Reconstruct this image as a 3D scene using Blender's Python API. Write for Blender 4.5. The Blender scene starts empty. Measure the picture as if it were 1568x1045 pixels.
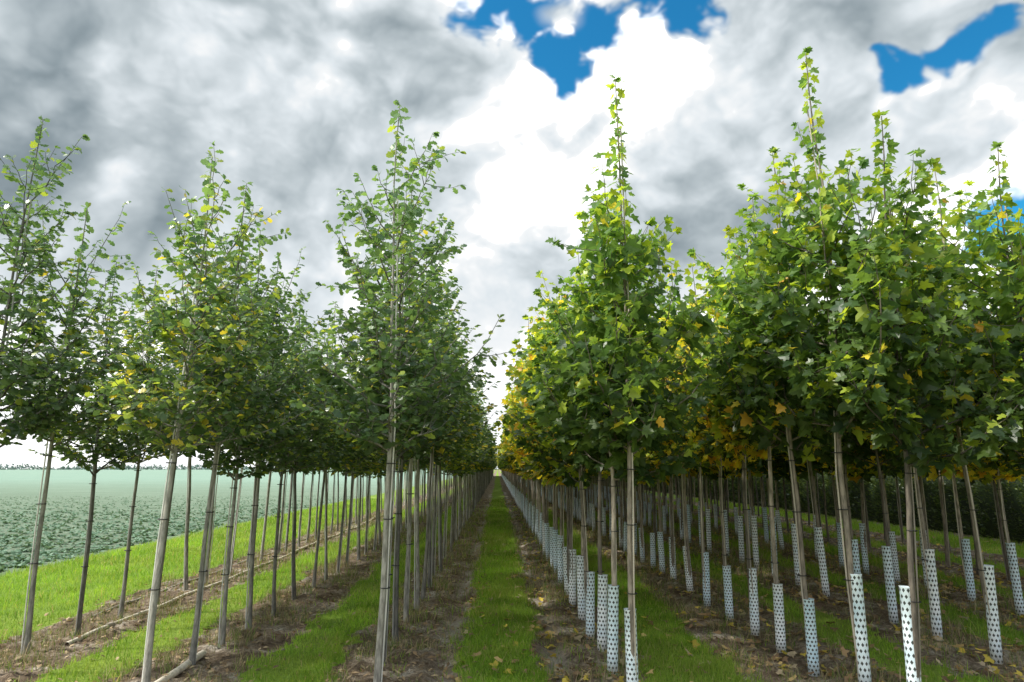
import bpy, math, random
import numpy as np
from mathutils import Vector
H0=1.9
rng=np.random.default_rng(7)
random.seed(7)
scene=bpy.context.scene
# ---------------------------------------------------------------- helpers
def lin(*c): return tuple(c)+(1.0,)
TAB=rng.random((256,256))
def vnoise(x,y):
    xi=np.floor(x).astype(int); yi=np.floor(y).astype(int)
    fx=x-xi; fy=y-yi
    fx=fx*fx*(3-2*fx); fy=fy*fy*(3-2*fy)
    a=TAB[xi%256,yi%256]; b=TAB[(xi+1)%256,yi%256]; c=TAB[xi%256,(yi+1)%256]; d=TAB[(xi+1)%256,(yi+1)%256]
    return (a*(1-fx)+b*fx)*(1-fy)+(c*(1-fx)+d*fx)*fy
def fbm(x,y,o=4):
    s=0;a=.5;t=0
    for i in range(o):
        s=s+a*vnoise(x*2**i+17.3*i,y*2**i+9.1*i); t+=a; a*=.5
    return s/t
def sstep(a,b,x):
    t=np.clip((x-a)/(b-a),0,1); return t*t*(3-2*t)

class MB:
    def __init__(s): s.V=[];s.F=[];s.C=[];s.M=[];s.S=[];s.n=0
    def add(s,v,f,c,m=0,smooth=False):
        v=np.asarray(v,float).reshape(-1,3); f=np.asarray(f,int).reshape(-1,3)
        s.V.append(v); s.F.append(f+s.n); s.n+=len(v)
        c=np.asarray(c,float)
        if c.ndim==1: c=np.tile(c,(len(v),1))
        s.C.append(c[:,:3]); s.M.append(np.full(len(f),m)); s.S.append(np.full(len(f),smooth))
    def cat(s):
        return [np.concatenate(q) for q in (s.V,s.F,s.C,s.M,s.S)]
    def merge(s,arr,R,sc,t,gain):
        V,F,C,M,S=arr
        s.V.append((V*sc)@R.T+t); s.F.append(F+s.n); s.n+=len(V)
        C=C*gain; s.C.append(C); s.M.append(M); s.S.append(S)
    def build(s,name,mats):
        V,F,C,M,S=s.cat()
        me=bpy.data.meshes.new(name)
        me.vertices.add(len(V)); me.vertices.foreach_set('co',V.astype(np.float32).ravel())
        me.loops.add(len(F)*3); me.loops.foreach_set('vertex_index',F.astype(np.int32).ravel())
        me.polygons.add(len(F)); me.polygons.foreach_set('loop_start',np.arange(0,len(F)*3,3,dtype=np.int32))
        me.polygons.foreach_set('loop_total',np.full(len(F),3,dtype=np.int32))
        me.polygons.foreach_set('material_index',M.astype(np.int32))
        me.polygons.foreach_set('use_smooth',S.astype(bool))
        for m in mats: me.materials.append(m)
        a=me.color_attributes.new('Col','FLOAT_COLOR','POINT')
        a.data.foreach_set('color',np.concatenate([C,np.ones((len(C),1))],1).astype(np.float32).ravel())
        me.update(calc_edges=True); me.validate()
        return me
def obj(name,me,loc=(0,0,0),rot=(0,0,0),sc=1.0,coll=None):
    o=bpy.data.objects.new(name,me); o.location=loc; o.rotation_mode='ZYX'; o.rotation_euler=rot
    o.scale=(sc,sc,sc) if not isinstance(sc,tuple) else sc
    (coll or scene.collection).objects.link(o); return o
def tube(mb,P,R,c,m,k=6):
    P=np.asarray(P,float);R=np.asarray(R,float);n=len(P)
    T=np.gradient(P,axis=0); T/=np.linalg.norm(T,axis=1)[:,None]+1e-9
    ref=np.array([0.,0,1]) if abs(T[:,2]).mean()<.8 else np.array([1.,0,0])
    A=np.cross(T,ref);A/=np.linalg.norm(A,axis=1)[:,None]+1e-9
    B=np.cross(T,A)
    th=np.linspace(0,2*np.pi,k,endpoint=False)
    V=P[:,None,:]+R[:,None,None]*(np.cos(th)[None,:,None]*A[:,None,:]+np.sin(th)[None,:,None]*B[:,None,:])
    F=[]
    for i in range(n-1):
        for j in range(k):
            a=i*k+j;b=i*k+(j+1)%k;F+= [(a,b,b+k),(a,b+k,a+k)]
    mb.add(V.reshape(-1,3),F,c,m,True)

# ---------------------------------------------------------------- materials
def newmat(name):
    m=bpy.data.materials.new(name); m.use_nodes=True; nt=m.node_tree; nt.nodes.clear(); return m,nt
class G:
    def __init__(s,nt): s.nt=nt
    def n(s,t,**k):
        nd=s.nt.nodes.new(t)
        for a,b in k.items(): setattr(nd,a,b)
        return nd
    def l(s,a,b): s.nt.links.new(a,b)
    def put(s,sock,v):
        if isinstance(v,bpy.types.NodeSocket): s.l(v,sock)
        else: sock.default_value=v
    def m(s,op,a,b=0.0,c=None,clamp=False):
        nd=s.n('ShaderNodeMath',operation=op,use_clamp=clamp); s.put(nd.inputs[0],a); s.put(nd.inputs[1],b)
        if c is not None: s.put(nd.inputs[2],c)
        return nd.outputs[0]
    def vm(s,op,a,b=(0,0,0),out=0):
        nd=s.n('ShaderNodeVectorMath',operation=op); s.put(nd.inputs[0],a); s.put(nd.inputs[1],b); return nd.outputs[out]
    def scale(s,a,f):
        nd=s.n('ShaderNodeVectorMath',operation='SCALE'); s.put(nd.inputs[0],a); s.put(nd.inputs[3],f); return nd.outputs[0]
    def noise(s,vec,scale,detail=4,rough=.55,dist=0,col=False):
        nd=s.n('ShaderNodeTexNoise'); 
        if vec is not None: s.l(vec,nd.inputs['Vector'])
        nd.inputs['Scale'].default_value=scale; nd.inputs['Detail'].default_value=detail
        nd.inputs['Roughness'].default_value=rough; nd.inputs['Distortion'].default_value=dist
        return nd.outputs['Color' if col else 'Fac']
    def ss(s,v,a,b,lo=0.0,hi=1.0):
        nd=s.n('ShaderNodeMapRange',interpolation_type='SMOOTHSTEP'); s.put(nd.inputs[0],v)
        nd.inputs[1].default_value=a;nd.inputs[2].default_value=b;nd.inputs[3].default_value=lo;nd.inputs[4].default_value=hi
        return nd.outputs[0]
    def mix(s,f,a,b,mode='MIX'):
        nd=s.n('ShaderNodeMix',data_type='RGBA',blend_type=mode); s.put(nd.inputs[0],f); s.put(nd.inputs[6],a); s.put(nd.inputs[7],b); return nd.outputs[2]
    def attr(s,name='Col'):
        nd=s.n('ShaderNodeVertexColor',layer_name=name); return nd.outputs[0]
    def ramp(s,f,stops):
        nd=s.n('ShaderNodeValToRGB'); cr=nd.color_ramp
        while len(cr.elements)<len(stops): cr.elements.new(.5)
        for e,(p,c) in zip(cr.elements,stops): e.position=p;e.color=lin(*c)
        s.l(f,nd.inputs[0]); return nd.outputs[0]
def mat_leaf(name,trans=.35,rough=.45,tg=1.6,spec=.45):
    m,nt=newmat(name); g=G(nt)
    out=g.n('ShaderNodeOutputMaterial'); p=g.n('ShaderNodeBsdfPrincipled'); t=g.n('ShaderNodeBsdfTranslucent'); mx=g.n('ShaderNodeMixShader')
    c=g.attr(); oi=g.n('ShaderNodeObjectInfo')
    c=g.scale(c,g.m('MULTIPLY_ADD',oi.outputs['Random'],.3,.85))
    g.l(c,p.inputs['Base Color']); p.inputs['Roughness'].default_value=rough
    p.inputs['Specular IOR Level'].default_value=spec
    tc=g.vm('MULTIPLY',c,(tg*1.15,tg*1.1,tg*.6)); g.l(tc,t.inputs[0])
    mx.inputs[0].default_value=trans; g.l(p.outputs[0],mx.inputs[1]); g.l(t.outputs[0],mx.inputs[2]); g.l(mx.outputs[0],out.inputs[0])
    return m
def mat_simple(name,rough=.85,nscale=30,lo=.65,hi=1.3,bump=.3,stretch=(1,1,.15)):
    m,nt=newmat(name); g=G(nt)
    out=g.n('ShaderNodeOutputMaterial'); p=g.n('ShaderNodeBsdfPrincipled'); g.l(p.outputs[0],out.inputs[0])
    tc=g.n('ShaderNodeTexCoord'); v=g.vm('MULTIPLY',tc.outputs['Object'],stretch)
    n=g.noise(v,nscale,3,.65); f=g.ss(n,.3,.7,lo,hi)
    oi=g.n('ShaderNodeObjectInfo'); f=g.m('MULTIPLY',f,g.m('MULTIPLY_ADD',oi.outputs['Random'],.85,.45))
    g.l(g.scale(g.attr(),f),p.inputs['Base Color']); p.inputs['Roughness'].default_value=rough
    b=g.n('ShaderNodeBump'); b.inputs['Strength'].default_value=bump; b.inputs['Distance'].default_value=.01; g.l(n,b.inputs['Height']); g.l(b.outputs[0],p.inputs['Normal'])
    return m
M_leaf=mat_leaf('leaf_maple',.42,.38,1.8,.55); M_oak=mat_leaf('leaf_oak',.38,.35,1.7,.7)
M_bark=mat_simple('bark',.8,28,.6,1.45,.4,(1,1,.25))
M_cane=mat_simple('cane',.6,18,.85,1.15,.1)
M_grass=mat_leaf('grass_blade',.4,.5,1.5,.3)
M_litter=mat_leaf('dry_leaf',.15,.7,1.2,.2)
M_pipe=mat_simple('pipe_plastic',.5,12,.75,1.1,.1,(1,1,1))
def mat_guard():
    m,nt=newmat('guard_plastic'); g=G(nt)
    out=g.n('ShaderNodeOutputMaterial'); p=g.n('ShaderNodeBsdfPrincipled'); g.l(p.outputs[0],out.inputs[0])
    sp=g.n('ShaderNodeSeparateColor'); g.l(g.attr(),sp.inputs[0])
    cs=g.m('MULTIPLY_ADD',sp.outputs[0],2.0,-1.0); sn=g.m('MULTIPLY_ADD',sp.outputs[1],2.0,-1.0)
    th=g.m('ARCTAN2',sn,cs); hh=sp.outputs[2]
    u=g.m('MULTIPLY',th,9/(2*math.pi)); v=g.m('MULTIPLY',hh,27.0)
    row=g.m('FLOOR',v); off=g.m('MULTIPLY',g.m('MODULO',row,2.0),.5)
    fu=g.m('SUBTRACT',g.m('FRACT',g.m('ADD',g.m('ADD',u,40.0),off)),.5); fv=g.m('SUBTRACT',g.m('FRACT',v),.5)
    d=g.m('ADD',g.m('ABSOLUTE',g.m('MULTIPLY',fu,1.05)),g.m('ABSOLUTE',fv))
    hole_shade=g.ss(d,.33,.39,1.0,0.0)  # no perforations: dark diamonds painted for the shaded inside of the tube
    ge=g.n('ShaderNodeNewGeometry'); n=g.noise(ge.outputs['Position'],7,3)
    base=g.mix(g.ss(n,.4,.75),lin(.93,.95,.96),lin(.72,.82,.88))
    oi=g.n('ShaderNodeObjectInfo'); base=g.mix(g.m('MULTIPLY',oi.outputs['Random'],.6),base,lin(.5,.76,.9))
    dirt=g.ss(hh,.0,.16,.6,0.0); base=g.mix(dirt,base,lin(.25,.2,.14))
    g.l(g.mix(hole_shade,base,lin(.04,.05,.05)),p.inputs['Base Color']); p.inputs['Roughness'].default_value=.4
    return m
M_guard=mat_guard()

# ---------------------------------------------------------------- ground layout
ROWS={'L1':-1.12,'L2':-3.0,'L3':-4.95,'R1':1.12,'R2':3.08,'R3':5.02,'R4':6.9,'R5':8.8,'R6':10.7}
SOIL=[(-1.58,-.36),(-3.5,-2.3),(-5.6,-4.25),(.42,1.42),(2.35,3.8),(4.4,5.75),(6.3,7.55),(8.2,9.45),(10.1,11.4),(13.2,15.2)]
def soilw(x,y):
    e=.22*(fbm(x*1.7+50,y*1.1+30,4)-.5)*2+ .17*(fbm(x*7+3,y*7+8,3)-.5)*2
    xx=x+e; s=np.zeros_like(x)
    for a,b in SOIL: s=np.maximum(s,sstep(a-.08,a+.1,xx)*(1-sstep(b-.1,b+.08,xx)))
    return s
def fieldw(x,y): return 1-sstep(-9.2,-9.0,x+.3*(fbm(x*.8,y*.8,3)-.5))
def rutw(x,y):
    r=np.zeros_like(x)
    for c in (-.52,.60): r=np.maximum(r,np.exp(-((x-c-.08*(fbm(y*.8,x*0+c,2)-.5))/.12)**2))
    return r*sstep(.35,.6,fbm(x*2+7,y*1.2,3))*(y<60)
def ground_z(x,y):
    s=soilw(x,y); f=fieldw(x,y)
    near=1-sstep(30,60,np.abs(y))
    z=s*near*(.13*(fbm(x*3.1,y*2.3,4)-.5)+.08*(fbm(x*12,y*12,3)-.5)) + .05*(fbm(x*.6,y*.4,2)-.5)*near - .02*s
    z+=f*near*(.06*(fbm(x*3,y*5,3)-.5))
    for c in (-.55,.62): z-=.04*np.exp(-((x-c)/.13)**2)*near*(.5+fbm(x*2,y*1.5,2))
    return z
def axis_x():
    a=np.arange(-6.2,8.0,.045); l=[];x=-6.2;st=.05
    while x>-3000: st*=1.06; x-=st; l.append(x)
    r=[];x=a[-1];st=.05
    while x<3000:
        st=min(st*1.04,.2) if x<16 else st*1.09
        x+=st; r.append(x)
    return np.concatenate([l[::-1],a,r])
def axis_y():
    a=[5.0];st=.03
    while a[-1]<5000: a.append(a[-1]+st); st*=1.0105 if a[-1]<60 else 1.04
    b=[];y=5.0;st=.3
    while y>-400: y-=st; st*=1.15; b.append(y)
    return np.array(b[::-1]+a)
ax,ay=axis_x(),axis_y()
X,Y=np.meshgrid(ax,ay); nx,ny=len(ax),len(ay)
Z=ground_z(X,Y); sw=soilw(X,Y); fw=fieldw(X,Y); rw_=rutw(X,Y)
i=np.arange(nx-1);j=np.arange(ny-1);I,J=np.meshgrid(i,j); a=(J*nx+I).ravel()
F=np.concatenate([np.stack([a,a+1,a+nx+1],1),np.stack([a,a+nx+1,a+nx],1)])
gm,nt=newmat('ground_soil_grass'); g=G(nt)
out=g.n('ShaderNodeOutputMaterial'); p=g.n('ShaderNodeBsdfPrincipled'); g.l(p.outputs[0],out.inputs[0]); p.inputs['Roughness'].default_value=.95
p.inputs['Specular IOR Level'].default_value=.2
tc=g.n('ShaderNodeTexCoord'); pos=tc.outputs['Object']
sp=g.n('ShaderNodeSeparateColor'); g.l(g.attr(),sp.inputs[0])
n1=g.noise(pos,2.2,5,.6); n2=g.noise(pos,24,4,.7); n3=g.noise(pos,.35,3,.6); n4=g.noise(pos,90,2,.6)
soil=g.ramp(n1,[(.32,(.13,.09,.06)),(.46,(.24,.18,.125)),(.57,(.38,.315,.24)),(.68,(.60,.55,.47))])
soil=g.mix(g.ss(n2,.40,.60,.65,0),soil,lin(.075,.052,.034))
soil=g.mix(g.ss(n4,.58,.7,0,.5),soil,lin(.5,.4,.27))
soil=g.mix(g.m('MULTIPLY',sp.outputs[2],.8),soil,g.mix(n2,lin(.30,.26,.21),lin(.62,.58,.52)))
grs=g.ramp(n2,[(.3,(.09,.17,.02)),(.5,(.17,.29,.03)),(.7,(.27,.39,.05))])
grs=g.mix(g.ss(n3,.4,.65,0,.4),grs,lin(.34,.41,.08))
sv=g.vm('MULTIPLY',pos,(.10,1.1,1)); ns=g.noise(sv,1.0,6,.8)
spx=g.n('ShaderNodeSeparateXYZ'); g.l(pos,spx.inputs[0])
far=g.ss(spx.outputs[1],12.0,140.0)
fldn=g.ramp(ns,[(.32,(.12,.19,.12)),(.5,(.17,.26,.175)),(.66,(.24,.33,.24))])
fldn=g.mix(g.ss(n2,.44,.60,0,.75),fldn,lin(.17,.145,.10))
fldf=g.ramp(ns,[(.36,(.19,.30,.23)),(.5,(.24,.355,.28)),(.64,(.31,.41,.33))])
fld=g.mix(far,fldn,fldf)  # mist painted into the field: colour turns paler with distance
gw=g.ss(g.m('ADD',sp.outputs[0],g.m('MULTIPLY',g.m('SUBTRACT',n2,.5),.9)),.35,.65)
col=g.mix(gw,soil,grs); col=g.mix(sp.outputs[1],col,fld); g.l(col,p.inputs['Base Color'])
b=g.n('ShaderNodeBump'); b.inputs['Strength'].default_value=.8; b.inputs['Distance'].default_value=.04
g.l(g.m('ADD',n2,g.m('MULTIPLY',n4,.4)),b.inputs['Height']); g.l(b.outputs[0],p.inputs['Normal'])
mb=MB(); mb.add(np.stack([X.ravel(),Y.ravel(),Z.ravel()],1),F,np.stack([(1-sw).ravel(),fw.ravel(),rw_.ravel()],1),0,True)
obj('ground',mb.build('ground',[gm]))

# ---------------------------------------------------------------- grass blades
def blades(N,x0,x1,ymin,ymax,keep,hgt,wid,colf,name,mat,pw=1.0):
    u=rng.random(N)
    y=ymin*(ymax/ymin)**(u**pw); x=rng.uniform(x0,x1,N)
    k=rng.random(N)<keep(x,y); x=x[k];y=y[k];n=len(x)
    z=ground_z(x,y)
    sc=np.clip(y/9.0,1,4.0)**.75
    h=hgt*rng.uniform(.4,1.4,n)*np.minimum(sc,1.5)*(.5+1.0*fbm(x*2,y*2,2)); w=wid*rng.uniform(.6,1.3,n)*sc
    az=rng.uniform(0,2*np.pi,n); la=rng.uniform(0,2*np.pi,n); ln=h*rng.uniform(.1,.9,n)
    dx=np.cos(az)*w;dy=np.sin(az)*w
    B=np.stack([x,y,z-.005],1); o3=np.stack([dx,dy,0*dx],1)
    mid=B+np.stack([np.cos(la)*ln*.35,np.sin(la)*ln*.35,h*.6],1)
    tip=B+np.stack([np.cos(la)*ln,np.sin(la)*ln,h],1)
    V=np.stack([B-o3,B+o3,mid-o3*.7,mid+o3*.7,tip],1).reshape(-1,3); o=np.arange(n)*5
    F=np.concatenate([np.stack([o,o+1,o+3],1),np.stack([o,o+3,o+2],1),np.stack([o+2,o+3,o+4],1)])
    C=np.repeat(colf(x,y,n),5,0)
    mb=MB(); mb.add(V,F,C,0,False); return obj(name,mb.build(name,[mat]))
def gcol(x,y,n):
    t=rng.random((n,1)); pch=fbm(x*1.3,y*1.3,3)[:,None]; q=sstep(.45,.7,fbm(x*2.1+9,y*2.1+4,3))[:,None]
    c=np.array([.11,.23,.025])*(1-t)+np.array([.30,.46,.055])*t
    c=c*(.5+1.0*pch); c=c*(1-.35*q)+np.array([.36,.42,.10])*.35*q
    br=rng.random((n,1))<.07; c=np.where(br,np.array([.45,.38,.18]),c); return c
def gkeep(x,y):
    s=soilw(x,y); e=fbm(x*4,y*4,3)
    return np.where(x<-9.0,0,((1-s)*(.25+1.2*e)+.08*(e>.5))*(1-.8*rutw(x,y)))
blades(370000,-9.0,13.2,5.2,44,gkeep,.07,.0034,gcol,'grass',M_grass,1.0)
blades(150000,-1.9,2.5,5.2,34,gkeep,.065,.003,gcol,'grass',M_grass,1.0)
def wcol(x,y,n):
    t=rng.random((n,1)); return np.where(rng.random((n,1))<.4,np.array([.17,.27,.05]),np.array([.44,.36,.21])*(.5+.8*t))
def wkeep(x,y):
    s=soilw(x,y); e=fbm(x*2.5+80,y*2.5+4,3)
    return np.where(x<-6,0,s*sstep(.46,.62,e)*.95*(1-rutw(x,y)))
blades(160000,-5.8,8,5.2,30,wkeep,.12,.0026,wcol,'dry_weeds',M_litter,1.0)

# ---------------------------------------------------------------- leaf templates
def fan(center,per):
    V=[center]+per; n=len(per); F=[(0,i+1,(i+1)%n+1) for i in range(n)]
    return np.array(V,float),F
mh=[(0,.06),(.20,-.02),(.48,.06),(.36,.26),(.64,.52),(.26,.55),(.24,.78)]
per=mh+[(0,1.0)]+[(-x,y) for x,y in mh[:0:-1]]
cv,cf=fan((0,.38),per)
mv=np.zeros((len(cv)+3,3)); mv[:len(cv),:2]=cv; mv[:len(cv),2]=.16*np.abs(cv[:,0])-.22*cv[:,1]**2+.05
mv[-3:]=[(-.012,.1,.04),(.012,.1,.04),(0,-.5,.02)]
MAPLE=(mv,np.array(cf+[(len(cv),len(cv)+1,len(cv)+2)]))
pl=[(0,.05),(.42,.05),(.6,.52),(.22,.56),(0,1),(-.22,.56),(-.6,.52),(-.42,.05)]
lv=np.zeros((8,3)); lv[:,:2]=pl; lv[:,2]=.15*np.abs(lv[:,0])-.2*lv[:,1]**2
MAPLE_LO=(lv,np.array([(0,1,2),(0,2,3),(0,3,5),(3,4,5),(0,5,6),(0,6,7)]))
lev=[(0,.012),(.2,.09),(.36,.23),(.46,.14),(.62,.33),(.74,.21),(.88,.22),(1,.02)]
V=[];F=[]
for y,w in lev: V+=[(-w,y,.12*w-.3*y*y),(w,y,.12*w-.3*y*y)]
for i in range(len(lev)-1):
    q=i*2; F+=[(q,q+1,q+3),(q,q+3,q+2)]
OAK=(np.array(V),np.array(F))
OAK_LO=(np.array([(0,0,0),(.24,.5,-.08),(0,1,-.3),(-.24,.5,-.08)],float),np.array([(0,1,3),(1,2,3)]))
def put_leaves(mb,tpl,P,D,S,C,m,nj=.55):
    P=np.array(P);D=np.array(D);S=np.array(S);C=np.array(C); n=len(P)
    D/=np.linalg.norm(D,axis=1)[:,None]
    N=np.array([0,0,1.])+rng.normal(0,nj,(n,3)); N-=D*(N*D).sum(1)[:,None]; N/=np.linalg.norm(N,axis=1)[:,None]+1e-9
    A=np.cross(D,N); tv,tf=tpl
    V=P[:,None]+S[:,None,None]*(tv[None,:,0:1]*A[:,None]+tv[None,:,1:2]*D[:,None]+tv[None,:,2:3]*N[:,None])
    F=(tf[None]+(np.arange(n)*len(tv))[:,None,None]).reshape(-1,3)
    mb.add(V.reshape(-1,3),F,np.repeat(C,len(tv),0),m,False)

# ---------------------------------------------------------------- trees
def crv(p,az,a0,a1,L,n,w=.03):
    P=[np.array(p,float)]
    for i in range(n):
        t=(i+.5)/n; a=a0+(a1-a0)*t; z=az+random.gauss(0,.12)
        d=np.array([math.sin(a)*math.cos(z),math.sin(a)*math.sin(z),math.cos(a)])
        P.append(P[-1]+d*L/n+np.array([random.gauss(0,w*L/n) for _ in range(3)]))
    return np.array(P)
def at(P,t):
    f=t*(len(P)-1); i=min(int(f),len(P)-2); f-=i; return P[i]*(1-f)+P[i+1]*f, P[i+1]-P[i]
def pick_col(kind,ysh,zrel,rr):
    r=random.random
    if kind=='maple':
        t=r(); c=np.array([.05,.105,.042])*(1-t)+np.array([.145,.235,.045])*t
        c=c*(.5+1.0*min(1,zrel*1.5))  # shaded core and lighter crown top put into the leaf colour
        if r()<.30*(.15+zrel): c=np.array([.36,.45,.05])*(.7+.5*r())  # yellow-green leaves likelier higher up, painting in the light on top
        if r()<ysh*(1.25-zrel): c=np.array([.80,.64,.06])*(.6+.5*r()) if r()<.82 else np.array([.68,.40,.06])*(.6+.5*r())
        elif ysh>.15 and r()<.5: c=np.array([.42,.50,.06])*(.6+.5*r())
    else:
        t=r(); c=np.array([.055,.115,.055])*(1-t)+np.array([.15,.24,.085])*t
        c=c*(.65+.65*min(1,zrel*1.3))  # oak crown shade painted in: low leaves darker, upper ones lighter
        if r()<.05+ysh: c=np.array([.30,.37,.06])*(.7+.5*r())
        if r()<ysh*.3: c=np.array([.58,.48,.06])*(.6+.5*r())
    return c
def make_tree(name,kind,seed,H=5.5,ysh=.06,lod=0,spread=1.0,dens=1.0,bare=2.12,ct=None,build=True):
    random.seed(seed); mb=MB(); mp=kind=='maple'; lo=lod==2
    n=14; ph=random.random()*6
    TP=np.array([[.03*math.sin(z*1.3+ph)+.01*math.sin(4*z+ph),.03*math.cos(z*1.1+ph*2),z] for z in np.linspace(0,H,n)]); TP[:,:2]-=TP[0,:2]
    zz=np.linspace(0,1,n); R=(.026 if mp else .024)*(1-zz**1.1)+.004; R[0]*=1.25
    bc=np.array([.25,.215,.17]) if mp else np.array([.25,.24,.21])
    tube(mb,TP,R,bc,0,5 if lo else 8)
    ca=random.random()*6.28; ch=random.uniform(3.8,H*.93)
    q=np.array([math.cos(ca),math.sin(ca),0])*.04
    CP=np.array([at(TP,t*ch/H)[0]+q for t in np.linspace(0,1,7)]); CP[:,2]=np.linspace(0,ch,7)
    tube(mb,CP,np.full(7,.008),np.array([.5,.45,.37]) if mp else np.array([.60,.59,.55]),1,4 if lo else 6)
    if lod==0:
        for tz in (.9,1.5,2.0,2.8):
            c0=at(TP,tz/H)[0]; th=np.linspace(0,2*np.pi,9)
            tube(mb,[c0+q*.5+np.array([.044*math.cos(t),.044*math.sin(t),0]) for t in th],np.full(9,.005),np.array([.03,.03,.03]),1,4)
    LP=[];LD=[];LS=[];LC=[]
    f=(1.0,1.4,2.1)[lod]
    lsz=(.172 if mp else .146)
    def leaf(p,az,down,sz,rad,pet=.45):
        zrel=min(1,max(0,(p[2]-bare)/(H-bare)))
        d=np.array([math.cos(az),math.sin(az),down+random.gauss(0,.28)])
        if mp: p=p+d*pet*sz/np.linalg.norm(d)
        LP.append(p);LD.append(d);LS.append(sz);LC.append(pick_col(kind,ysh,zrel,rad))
    def leafs(P,L,t0,sp,sz):
        t=t0; k=0; base=math.atan2(P[-1][1]-P[0][1],P[-1][0]-P[0][0])
        while t<1.0:
            p,dr=at(P,t)
            az=base+math.pi/2*(1 if k%2 else -1)*random.uniform(.3,1.1)+random.gauss(0,.4)
            leaf(p,az,-.4 if mp else 0,sz*random.uniform(.6,1.15)*(1-.45*t),t)
            if mp: leaf(p,az+math.pi+random.gauss(0,.4),-.4,sz*random.uniform(.6,1.15)*(1-.45*t),t)
            t+=sp/L*random.uniform(.7,1.3); k+=1
        for q in range(3): leaf(P[-1],base+random.gauss(0,.9),.25,sz*.5,1,.2)
    top=(ct or min(H-1.0,4.2)) if mp else (ct or (H-1.0))
    nb=int((26 if mp else 32)*dens)
    az=random.random()*6
    for i in range(nb):
        u=(i/(nb-1))**(1.2 if mp else 1.4); z0=bare+u*(top-bare)+random.uniform(-.05,.05); az+=2.4+random.gauss(0,.25)
        if mp:
            a0=math.radians(random.uniform(58,84)-24*u); a1=math.radians(random.uniform(16,64)-20*u); L=(1.22-.40*u)*random.uniform(.55,1.2)*spread
            if random.random()<.22: a1=math.radians(3); L*=1.35
        else:
            a0=math.radians(random.uniform(55,82)-25*u); a1=math.radians(random.uniform(18,58)-18*u); L=(1.14-.42*u)*random.uniform(.5,1.22)*spread
            if random.random()<.2: L*=1.3
        p0,_=at(TP,z0/H); P=crv(p0,az,a0,a1,L,7,.12)
        tube(mb,P,np.linspace(.011,.0025,8)*(1.1-.4*u),bc*.6,0,3 if lod else 5)
        leafs(P,L,.15,(.09 if mp else .044)*f,lsz*f)
        ns=int((7.2-(4.6 if mp else 5.2)*u)*min(L,1.2)*(1.0 if mp else 1.4)+random.random())
        for s in range(ns):
            t=random.uniform(.08,.74); q,dr=at(P,t)
            L2=random.uniform(.2,.5)*(1.15-t*.5)*spread
            a=math.radians(random.uniform(30,105)); zz_=az+random.choice([-1,1])*random.uniform(.5,1.5)
            P2=crv(q,zz_,a,a*.7,L2,4,.12)
            if lod==0: tube(mb,P2,np.linspace(.005,.002,5),bc*.5,0,3)
            leafs(P2,L2,.15,(.10 if mp else .042)*f,lsz*f*.95)
    z=top-.3; k=0
    while z<H:
        p,_=at(TP,min(1,z/H)); a=random.random()*6.28
        w=(z-top)/(H-top)
        for q in range(2): leaf(p,a+q*math.pi+random.gauss(0,.3),-.35,lsz*f*(.66-.14*w if mp else .8)*random.uniform(.6,1.15),1,.35)
        z+=(.055 if mp else .05)*random.uniform(.6,1.4)*f*(1.5 if w<.3 else .95); k+=1
        if random.random()<(.04 if mp else .09)*f and z<H-.5:
            P=crv(p,a,math.radians(40),math.radians(15),random.uniform(.25,.5),4,.08); tube(mb,P,np.linspace(.005,.002,5),bc*.6,0,3)
            leafs(P,.4,.2,.06*f,lsz*f*.65)
    for q in range(4): leaf(TP[-1],random.random()*6.28,.6,lsz*.5,1,.1)
    tpl=(MAPLE if lod==0 else MAPLE_LO) if mp else (OAK if lod==0 else OAK_LO)
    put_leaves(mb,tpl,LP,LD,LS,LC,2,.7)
    if not build: return mb.cat(),H
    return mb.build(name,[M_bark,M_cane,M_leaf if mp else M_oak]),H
maples=[make_tree('maple_a','maple',11,6.0,.02),make_tree('maple_b','maple',12,5.5,.01),make_tree('maple_c','maple',13,5.3,.04),make_tree('maple_e','maple',15,5.1,.02),make_tree('maple_f','maple',17,5.2,.28)]
oaks=[make_tree('oak_a','oak',21,5.6,.01),make_tree('oak_b','oak',22,5.0,.20),make_tree('oak_c','oak',23,5.2,.03,dens=.88),make_tree('oak_d','oak',24,4.8,.06,dens=.88)]
maples_m=[make_tree('maple_m%d'%i,'maple',61+i,h,y,1) for i,(h,y) in enumerate([(5.4,.03),(5.1,.5),(5.2,.08),(5.0,.22)])]
oaks_m=[make_tree('oak_m%d'%i,'oak',71+i,h,y,1,dens=.88) for i,(h,y) in enumerate([(5.1,.04),(4.8,.22),(5.0,.08)])]
maples_lo=[make_tree('maple_lo%d'%i,'maple',41+i,5.1,y,2,build=False) for i,y in enumerate((.1,.5,.25))]
oaks_lo=[make_tree('oak_lo%d'%i,'oak',51+i,4.8,y,2,dens=.85,build=False) for i,y in enumerate((.04,.2,.1))]
def guard_mb():
    mb=MB(); k=16; hs=[0,.35,.70]; r=.053
    P=[];F=[];C=[]
    for rr,h in [(r,h) for h in hs]+[(r+.005,.706),(r-.006,.70),(r-.007,.02)]:
        for j in range(k+1):
            t=2*math.pi*(j/k)-math.pi; t=max(-math.pi+1e-4,min(math.pi-1e-4,t))
            P.append((rr*math.cos(t),rr*math.sin(t),h)); C.append((.5+.5*math.cos(t),.5+.5*math.sin(t),h))
    K=k+1
    for i in range(5):
        for j in range(k):
            a=i*K+j;b=a+1;F+=[(a,b,b+K),(a,b+K,a+K)]
    mb.add(P,F,np.array(C),3,True); return mb
GA=guard_mb().cat()
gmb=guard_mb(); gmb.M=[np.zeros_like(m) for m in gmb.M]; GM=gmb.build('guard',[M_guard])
def gz(x,y): return float(ground_z(np.array([x]),np.array([y]))[0])
random.seed(99)
NEAR=19.0
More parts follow.
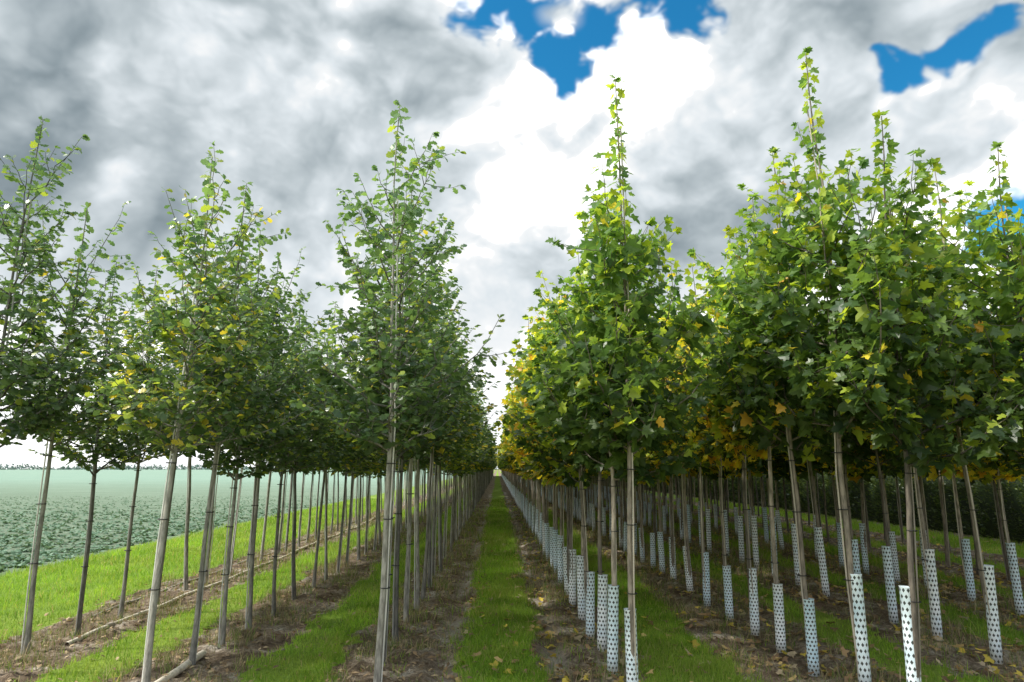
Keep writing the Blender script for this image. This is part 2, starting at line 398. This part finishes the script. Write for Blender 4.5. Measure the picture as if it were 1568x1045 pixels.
def place(kind,x,y,Ht=None,lean=(0,0),var=None,guard=0,row=''):
    mp=kind=='maple'
    if var is not None: src=maples if mp else oaks; me,h=src[var]
    elif y<10: me,h=random.choice(maples if mp else oaks)
    else:
        src=maples_m if mp else oaks_m
        if row in('R4','R5','R6') : src=[maples_m[1],maples_m[3],maples_m[2]]
        elif row=='R1' and y>10.5 : src=[maples_m[1],maples_m[3],maples_m[3]]
        elif row=='R2' and y<16 : src=[maples_m[1],maples_m[3],maples_m[2]]
        elif row=='R3' : src=[maples_m[1],maples_m[3],maples_m[2],maples_m[0]]
        me,h=random.choice(src)
    s=(Ht/h) if Ht else random.uniform(.82,1.07)
    obj('maple_tree' if mp else 'oak_tree',me,(x,y,gz(x,y)-.01),(lean[1],lean[0],random.uniform(0,6.28)),(min(1.05,max(.95,s)),min(1.05,max(.95,s)),s))
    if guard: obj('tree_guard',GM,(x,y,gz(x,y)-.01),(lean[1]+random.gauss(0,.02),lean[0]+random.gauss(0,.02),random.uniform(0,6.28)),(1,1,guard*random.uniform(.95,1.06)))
hero={
 'L1':[(6.45,5.6,0,(.005,0)),(7.3,4.9,2,(.01,0)),(8.2,4.6,3,(0,0))],
 'L2':[(6.3,4.95,1,(.03,0)),(7.25,5.05,2,(.03,0)),(8.05,4.8,0,(.02,0)),(8.85,4.7,3,(.01,0))],
 'L3':[(6.85,5.6,0,(.02,0)),(7.75,4.95,3,(.01,0)),(8.7,4.6,2,(.0,0)),(9.6,4.8,1,(0,0))],
 'R1':[(6.4,5.9,0,(.0,0)),(6.95,4.8,1,(.01,0)),(7.85,4.6,3,(0,0)),(8.5,4.6,2,(0,0)),(9.4,4.7,4,(0,0))],
 'R2':[(5.95,5.25,1,(.04,0)),(6.35,6.15,0,(.0,0)),(7.0,5.4,2,(0,0)),(7.8,5.2,3,(0,0)),(8.5,5.0,4,(0,0)),(9.4,4.8,4,(0,0))],
 'R3':[(6.3,5.1,3,(0,0)),(7.25,5.3,2,(0,0)),(8.2,5.1,4,(0,0)),(9.0,4.9,1,(0,0))],
}
GH={'R1':1.08,'R2':1.02,'R3':1.38,'R4':1.3}
for r,x in ROWS.items():
    kind='oak' if r[0]=='L' else 'maple'; gd=GH.get(r,0)
    hs=hero.get(r,[])
    for (d,h,v,ln) in hs:
        sp_=r=='R2' and d<6.5
        xx=x+(.34 if d==5.95 else .14 if d==6.35 else .07 if d in(6.45,6.4) else random.uniform(-.03,.03))
        place(kind,xx,d,h,ln,v,1.35 if sp_ else gd)
    y=(hs[-1][0] if hs else 7.5)+.92
    while y<NEAR:
        place(kind,x+random.uniform(-.05,.05),y,None,(random.gauss(0,.012),random.gauss(0,.012)),None,gd,r); y+=random.uniform(.85,1.0)
NS=14; SL=NS*.93
def seg_mesh(name,kind,src,guard,seed):
    random.seed(seed); mb=MB()
    for i in range(NS):
        arr,h=random.choice(src); s=random.uniform(.82,1.05)
        x=random.uniform(-.05,.05);y=i*.93+random.uniform(-.06,.06); a=random.uniform(0,6.28); l1,l2=random.gauss(0,.012),random.gauss(0,.012)
        Rz=np.array([[math.cos(a),-math.sin(a),0],[math.sin(a),math.cos(a),0],[0,0,1]])
        Rl=np.array([[1,0,l1],[0,1,l2],[-l1,-l2,1]])
        mb.merge(arr,Rl@Rz,s,np.array([x,y,-.01]),random.uniform(.85,1.15))
        if guard:
            Rg=np.array([[1,0,random.gauss(0,.03)],[0,1,random.gauss(0,.03)],[0,0,guard]])
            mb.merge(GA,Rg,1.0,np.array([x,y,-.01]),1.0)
    return mb.build(name,[M_bark,M_cane,M_leaf if kind=='maple' else M_oak,M_guard])
loM=[seg_mesh('maple_row_g%d'%i,'maple',maples_lo,1.15,230+i) for i in range(3)]; loMn=[seg_mesh('maple_row_n%d'%i,'maple',maples_lo[1:],0,240+i) for i in range(2)]
loO=[seg_mesh('oak_row%d'%i,'oak',oaks_lo,0,250+i) for i in range(3)]
random.seed(5)
for r,x in ROWS.items():
    y=NEAR+.3
    while y<180:
        cs=loO if r[0]=='L' else loM if r in GH else loMn
        obj('distant_tree_row',random.choice(cs),(x,y,0)); y+=SL

# ---------------------------------------------------------------- fallen leaves
def litter(N,x0,x1,keep,name,cols,smin,smax,tpl):
    u=rng.random(N); y=5.2*(45/5.2)**u; x=rng.uniform(x0,x1,N); k=rng.random(N)<keep(x,y); x=x[k];y=y[k];n=len(x)
    z=ground_z(x,y)+.012+rng.random(n)*.035
    az=rng.uniform(0,6.28,n); D=np.stack([np.cos(az),np.sin(az),rng.normal(0,.25,n)],1)
    cols=np.array(cols); C=cols[rng.integers(0,len(cols),n)]*rng.uniform(.6,1.15,(n,1))
    S=rng.uniform(smin,smax,n)
    mb=MB(); put_leaves(mb,tpl,np.stack([x,y,z],1),D,S,C,0,.3); obj(name,mb.build(name,[M_litter]))
litter(24000,-.4,13,lambda x,y:.17+.8*soilw(x,y)*sstep(.35,.6,fbm(x*1.5,y*1.5,3)),'fallen_leaves',[(.5,.34,.18),(.4,.26,.14),(.62,.45,.2),(.26,.17,.1),(.6,.48,.32),(.72,.56,.1)],.05,.10,MAPLE_LO)
litter(12000,-6,.4,lambda x,y:.12+.7*soilw(x,y),'fallen_leaves',[(.46,.33,.2),(.38,.26,.15),(.55,.43,.27),(.24,.17,.1)],.05,.09,OAK_LO)
# ---------------------------------------------------------------- crop field plants
N=17000; u=rng.random(N); y=7*(50/7)**u; x=-9.25-rng.random(N)**1.2*(6+y*1.2); y=np.round((y+.12*x)/.5)*.5-.12*x+rng.normal(0,.07,N)
z=ground_z(x,y)
P=np.repeat(np.stack([x,y,z],1),5,0); n=len(P); az=rng.uniform(0,6.28,n)
D=np.stack([np.cos(az),np.sin(az),rng.uniform(.1,.8,n)],1); S=rng.uniform(.08,.15,n)*(1-.5*sstep(25,50,P[:,1]))
t=rng.random((n,1)); C=np.array([.11,.21,.13])*(1-t)+np.array([.25,.37,.26])*t
CR=(np.array([(0,0,0),(.14,.3,.02),(.28,.65,-.02),(.14,.95,-.1),(-.14,.95,-.1),(-.28,.65,-.02),(-.14,.3,.02)],float),np.array([(0,1,6),(1,2,5),(1,5,6),(2,3,4),(2,4,5)]))
mb=MB(); put_leaves(mb,CR,P,D,S,C,0,.4); obj('beet_crop',mb.build('beet_crop',[M_litter]))
# ---------------------------------------------------------------- hedge on the right
mb=MB(); x0,x1,ht=13.7,14.7,2.0
ys=np.linspace(6,215,160); prof=[(x0+.12,0),(x0+.1,1.2),(x0+.2,ht-.15),(x1-.2,ht-.15),(x1-.1,1.2),(x1-.12,0)]
V=[(a+.06*math.sin(yy*2.1+b),yy,b*(1+.03*math.sin(yy*3.3))) for yy in ys for a,b in prof]; F=[];k=6
for i in range(len(ys)-1):
    for j in range(5):
        a=i*k+j; F+=[(a,a+1,a+k+1),(a,a+k+1,a+k)]
mb.add(V,F,(.02,.035,.015),0,True)
N=60000; u=rng.random(N); y=6*(215/6)**u; f=rng.random(N)
side=f<.75; z=np.where(side,rng.random(N)*ht,ht-.12+rng.normal(0,.08,N)+.12*fbm(y*3,y*0,2)); x=np.where(side,x0+rng.normal(.05,.06,N)+.08*np.sin(y*7),rng.uniform(x0,x1,N))
az=rng.normal(math.pi,.8,N); D=np.stack([np.cos(az),np.sin(az),rng.uniform(.1,1.4,N)],1)
S=rng.uniform(.06,.12,N)*np.clip(y/20,1,4); t=rng.random((N,1)); C=np.array([.035,.065,.022])*(1-t)+np.array([.11,.15,.045])*t
put_leaves(mb,OAK_LO,np.stack([x,y,z],1),D,S,C,0,.6); obj('hedge',mb.build('hedge',[M_oak]))
# ---------------------------------------------------------------- irrigation pipes
def pipe(x,y0,y1,r,amp):
    mb=MB(); n=int((y1-y0)*4)+4; yy=np.linspace(y0,y1,n)
    xx=x+amp*(fbm(yy*.5+x,yy*0+3,3)-.5)*2; zz=ground_z(xx,yy)+r*.8
    zz=np.convolve(np.pad(zz,3,'edge'),np.ones(7)/7,'valid')
    tube(mb,np.stack([xx,yy,zz],1),np.full(n,r),(.78,.70,.56),0,10)
    for c in np.arange(y0+1.2,y1,2.6):
        i=int((c-y0)/(y1-y0)*(n-1)); tube(mb,[(xx[i],yy[i]-.06,zz[i]),(xx[i],yy[i]+.06,zz[i])],[r*1.35]*2,(.45,.38,.3),0,10)
    obj('irrigation_pipe',mb.build('pipe',[M_pipe]))
pipe(-3.0,4.5,7.6,.035,.08); pipe(-4.7,8.0,30,.028,.12); pipe(-5.25,9.5,28,.02,.15)
# ---------------------------------------------------------------- distant tree line
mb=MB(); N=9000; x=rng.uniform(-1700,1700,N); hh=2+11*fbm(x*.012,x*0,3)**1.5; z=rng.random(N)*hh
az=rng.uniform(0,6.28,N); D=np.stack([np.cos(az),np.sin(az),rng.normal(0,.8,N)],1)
put_leaves(mb,OAK_LO,np.stack([x,1500+rng.normal(0,8,N),z],1),D,rng.uniform(5,9,N),np.tile([.20,.28,.27],(N,1)),0,1.0)  # pale blue-green leaf colour carries the distance haze
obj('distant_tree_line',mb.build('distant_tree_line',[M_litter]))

# ---------------------------------------------------------------- light + sky
SUN_EL,SUN_AZ=math.radians(46),math.radians(-98)
sd=Vector((math.sin(SUN_AZ)*math.cos(SUN_EL),math.cos(SUN_AZ)*math.cos(SUN_EL),math.sin(SUN_EL)))
L=bpy.data.lights.new('sun','SUN'); L.energy=5.0; L.angle=math.radians(3.5); L.color=(1,.95,.86)
lo=bpy.data.objects.new('sun',L); scene.collection.objects.link(lo); lo.rotation_euler=(-sd).to_track_quat('-Z','Y').to_euler()
# cloud field evaluated once over the whole sky dome (3-D gradient noise on the direction sphere)
grng=np.random.default_rng(3)
PERM=grng.permutation(256).astype(np.int32); PERM=np.concatenate([PERM,PERM,PERM])
GR=grng.normal(size=(256,3)).astype(np.float32); GR/=np.linalg.norm(GR,axis=1)[:,None]
def perlin(x,y,z):
    xi=np.floor(x).astype(np.int32);yi=np.floor(y).astype(np.int32);zi=np.floor(z).astype(np.int32)
    fx=x-xi;fy=y-yi;fz=z-zi; xi&=255;yi&=255;zi&=255
    u=fx*fx*fx*(fx*(fx*6-15)+10);v=fy*fy*fy*(fy*(fy*6-15)+10);w=fz*fz*fz*(fz*(fz*6-15)+10)
    r=0
    for a in (0,1):
        wa=u if a else 1-u
        pa=PERM[xi+a]
        for b_ in (0,1):
            wb=v if b_ else 1-v; pb=PERM[pa+yi+b_]
            for c in (0,1):
                gg=GR[PERM[pb+zi+c]]
                r=r+wa*wb*(w if c else 1-w)*(gg[:,0]*(fx-a)+gg[:,1]*(fy-b_)+gg[:,2]*(fz-c))
    return r*1.6
S_=1536; EXT=1.03
ii=((np.arange(S_)+.5)/S_*2-1)*EXT
ss_,tt_=np.meshgrid(ii,ii); r2=ss_**2+tt_**2
msk=(r2<EXT**2*1.01); s1=ss_[msk];t1=tt_[msk];q1=r2[msk]
dz=((1-q1)/(1+q1)).astype(np.float32); dx=(2*s1/(1+q1)).astype(np.float32); dy=(2*t1/(1+q1)).astype(np.float32)
px,py,pz=dx+3.1,dy+1.7,dz*1.35+.4
wx=perlin(px*6,py*6,pz*6)*.6+perlin(px*14+5,py*14,pz*14)*.3+perlin(px*34+5,py*34,pz*34)*.16
wz=perlin(px*6+40,py*6,pz*6+9)*.6+perlin(px*14+50,py*14,pz*14)*.3+perlin(px*34+50,py*34,pz*34)*.16
qx,qy,qz=px+.04*wx,py,pz+.04*wz
n=0; cum=0
for k_,a in enumerate((1,.5,.26,.13,.07,.04)):
    f_=3.2*2**k_; o=k_*13.7; pn=perlin(qx*f_+o,qy*f_,qz*f_+o)
    n=n+a*(pn if k_<1 else (.4*pn+1.1*(np.abs(pn)-.22)))
    if k_>=1: cum=cum+(.62**k_)*(np.abs(pn)-.22)
nA=.5+n*.26
nL=.5+.35*perlin(px*1.7+9,py*1.7,pz*1.7)
full=np.full((S_,S_),.5,np.float32); full[msk]=nA
def shift(A,ds,dt): return np.roll(np.roll(A,int(round(ds*S_/2/EXT)),1),int(round(dt*S_/2/EXT)),0)
rel=(full-shift(full,.012,.020))+.6*(full-shift(full,.03,.05))
rel=rel[msk]
ex,ey,ez=dx+.07*wx,dy,dz+.06*wz
def dist(c): return np.sqrt((ex-c[0])**2+(ey-c[1])**2+(ez-c[2])**2)
gap=np.full_like(dx,-9)
for c,r in [((-.03,.80,.60),.065),((.02,.81,.59),.06),((.06,.80,.60),.06),((.085,.845,.53),.06),((.12,.81,.57),.06),((.085,.825,.555),.06),((.23,.775,.60),.05),
            ((.47,.745,.455),.026),((.50,.725,.462),.026),((.53,.71,.468),.024),((.555,.695,.475),.03),((.58,.68,.485),.028),((.63,.74,.29),.09),((.64,.71,.25),.08),((-.3,.3,.9),.3),((.5,-.6,.6),.4)]:
    gap=np.maximum(gap,1-dist(c)/r)
gv=sstep(-.04,.42,gap-1.4*cum-.9*(nA-.5)-.03)
wisp=sstep(0,.9,1-np.sqrt(((ex-.085)/1.5)**2+(ey-.80)**2+((ez-.60)*1.2)**2)/.035)
gv=gv*(1-.8*wisp)
rim=sstep(-.6,-.02,gap)*(1-gv)
B=.79+rel*1.75+(nL-.5)*.35+(nA-.5)*.5
def addb(B,c,r,a): return B+a*sstep(0,.85,1-dist(c)/r)
B=addb(B,(-.57,.76,.34),.30,-.42); B=addb(B,(-.28,.82,.46),.26,-.14); B=addb(B,(.32,.84,.40),.2,-.12); B=addb(B,(.5,.78,.36),.14,-.06)
B=addb(B,(-.6,.62,.55),.17,.32); B=addb(B,(.20,.83,.52),.10,.28); B=addb(B,(.02,.89,.44),.12,.24)
B=B-.35*wisp+.12*rim
hz=1-sstep(.05,.38,dz); B=np.clip(B+(1.0-B)*hz*.9,0,1)
buf=np.zeros((S_,S_,4),np.float32); buf[...,0]=1; buf[...,3]=1
tmp=buf[...,0]; tmp[msk]=B; tmp=buf[...,1]; tmp[msk]=gv
img=bpy.data.images.new('cloud_field',S_,S_,alpha=False,float_buffer=True,is_data=True); img.pixels.foreach_set(buf.ravel()); img.update(); img.pack()

w=bpy.data.worlds.new('World'); scene.world=w; w.use_nodes=True; nt=w.node_tree; nt.nodes.clear(); g=G(nt)
out=g.n('ShaderNodeOutputWorld'); bg=g.n('ShaderNodeBackground'); g.l(bg.outputs[0],out.inputs[0]); bg.inputs[1].default_value=.13
sky=g.n('ShaderNodeTexSky',sky_type='NISHITA',sun_disc=False); sky.sun_elevation=SUN_EL; sky.sun_rotation=SUN_AZ
hs=g.n('ShaderNodeHueSaturation'); g.l(sky.outputs[0],hs.inputs['Color']); hs.inputs['Saturation'].default_value=1.25
blue=g.vm('MULTIPLY',hs.outputs[0],(.3,1.3,1.4))
tc=g.n('ShaderNodeTexCoord'); d=tc.outputs['Generated']; sp=g.n('ShaderNodeSeparateXYZ'); g.l(d,sp.inputs[0])
inv=g.m('DIVIDE',.5/EXT,g.m('ADD',1.0,g.m('MAXIMUM',sp.outputs[2],-.02)))
cx=g.n('ShaderNodeCombineXYZ'); g.l(g.m('MULTIPLY_ADD',sp.outputs[0],inv,.5),cx.inputs[0]); g.l(g.m('MULTIPLY_ADD',sp.outputs[1],inv,.5),cx.inputs[1])
im=g.n('ShaderNodeTexImage',image=img,interpolation='Cubic',extension='EXTEND'); g.l(cx.outputs[0],im.inputs[0])
sc_=g.n('ShaderNodeSeparateColor'); g.l(im.outputs[0],sc_.inputs[0]); Bn=sc_.outputs[0]
cl=g.ramp(Bn,[(0.0,(.13,.17,.19)),(.3,(.27,.33,.365)),(.6,(.50,.565,.60)),(.82,(.74,.80,.84)),(1.0,(1.0,1.0,1.0))])
sunb=g.ss(g.vm('DISTANCE',d,tuple(sd),1),.1,.9,1.4,0.0)  # clouds around the sun brightened out of view, added for more light
gain=g.m('ADD',g.ss(Bn,.93,1.0,1.0,1.5),sunb)
cl=g.scale(cl,g.m('MULTIPLY',gain,7.9))
g.l(g.mix(sc_.outputs[1],cl,blue),bg.inputs[0])

# ---------------------------------------------------------------- camera
cam=bpy.data.cameras.new('camera'); co=bpy.data.objects.new('camera',cam); scene.collection.objects.link(co)
cam.lens=24; cam.sensor_width=36; cam.clip_end=20000; co.location=(0,0,H0); co.rotation_euler=(math.radians(90+10.6),0,math.radians(-1.2))
scene.camera=co
scene.view_settings.view_transform='Standard'; scene.view_settings.look='None'; scene.view_settings.exposure=0
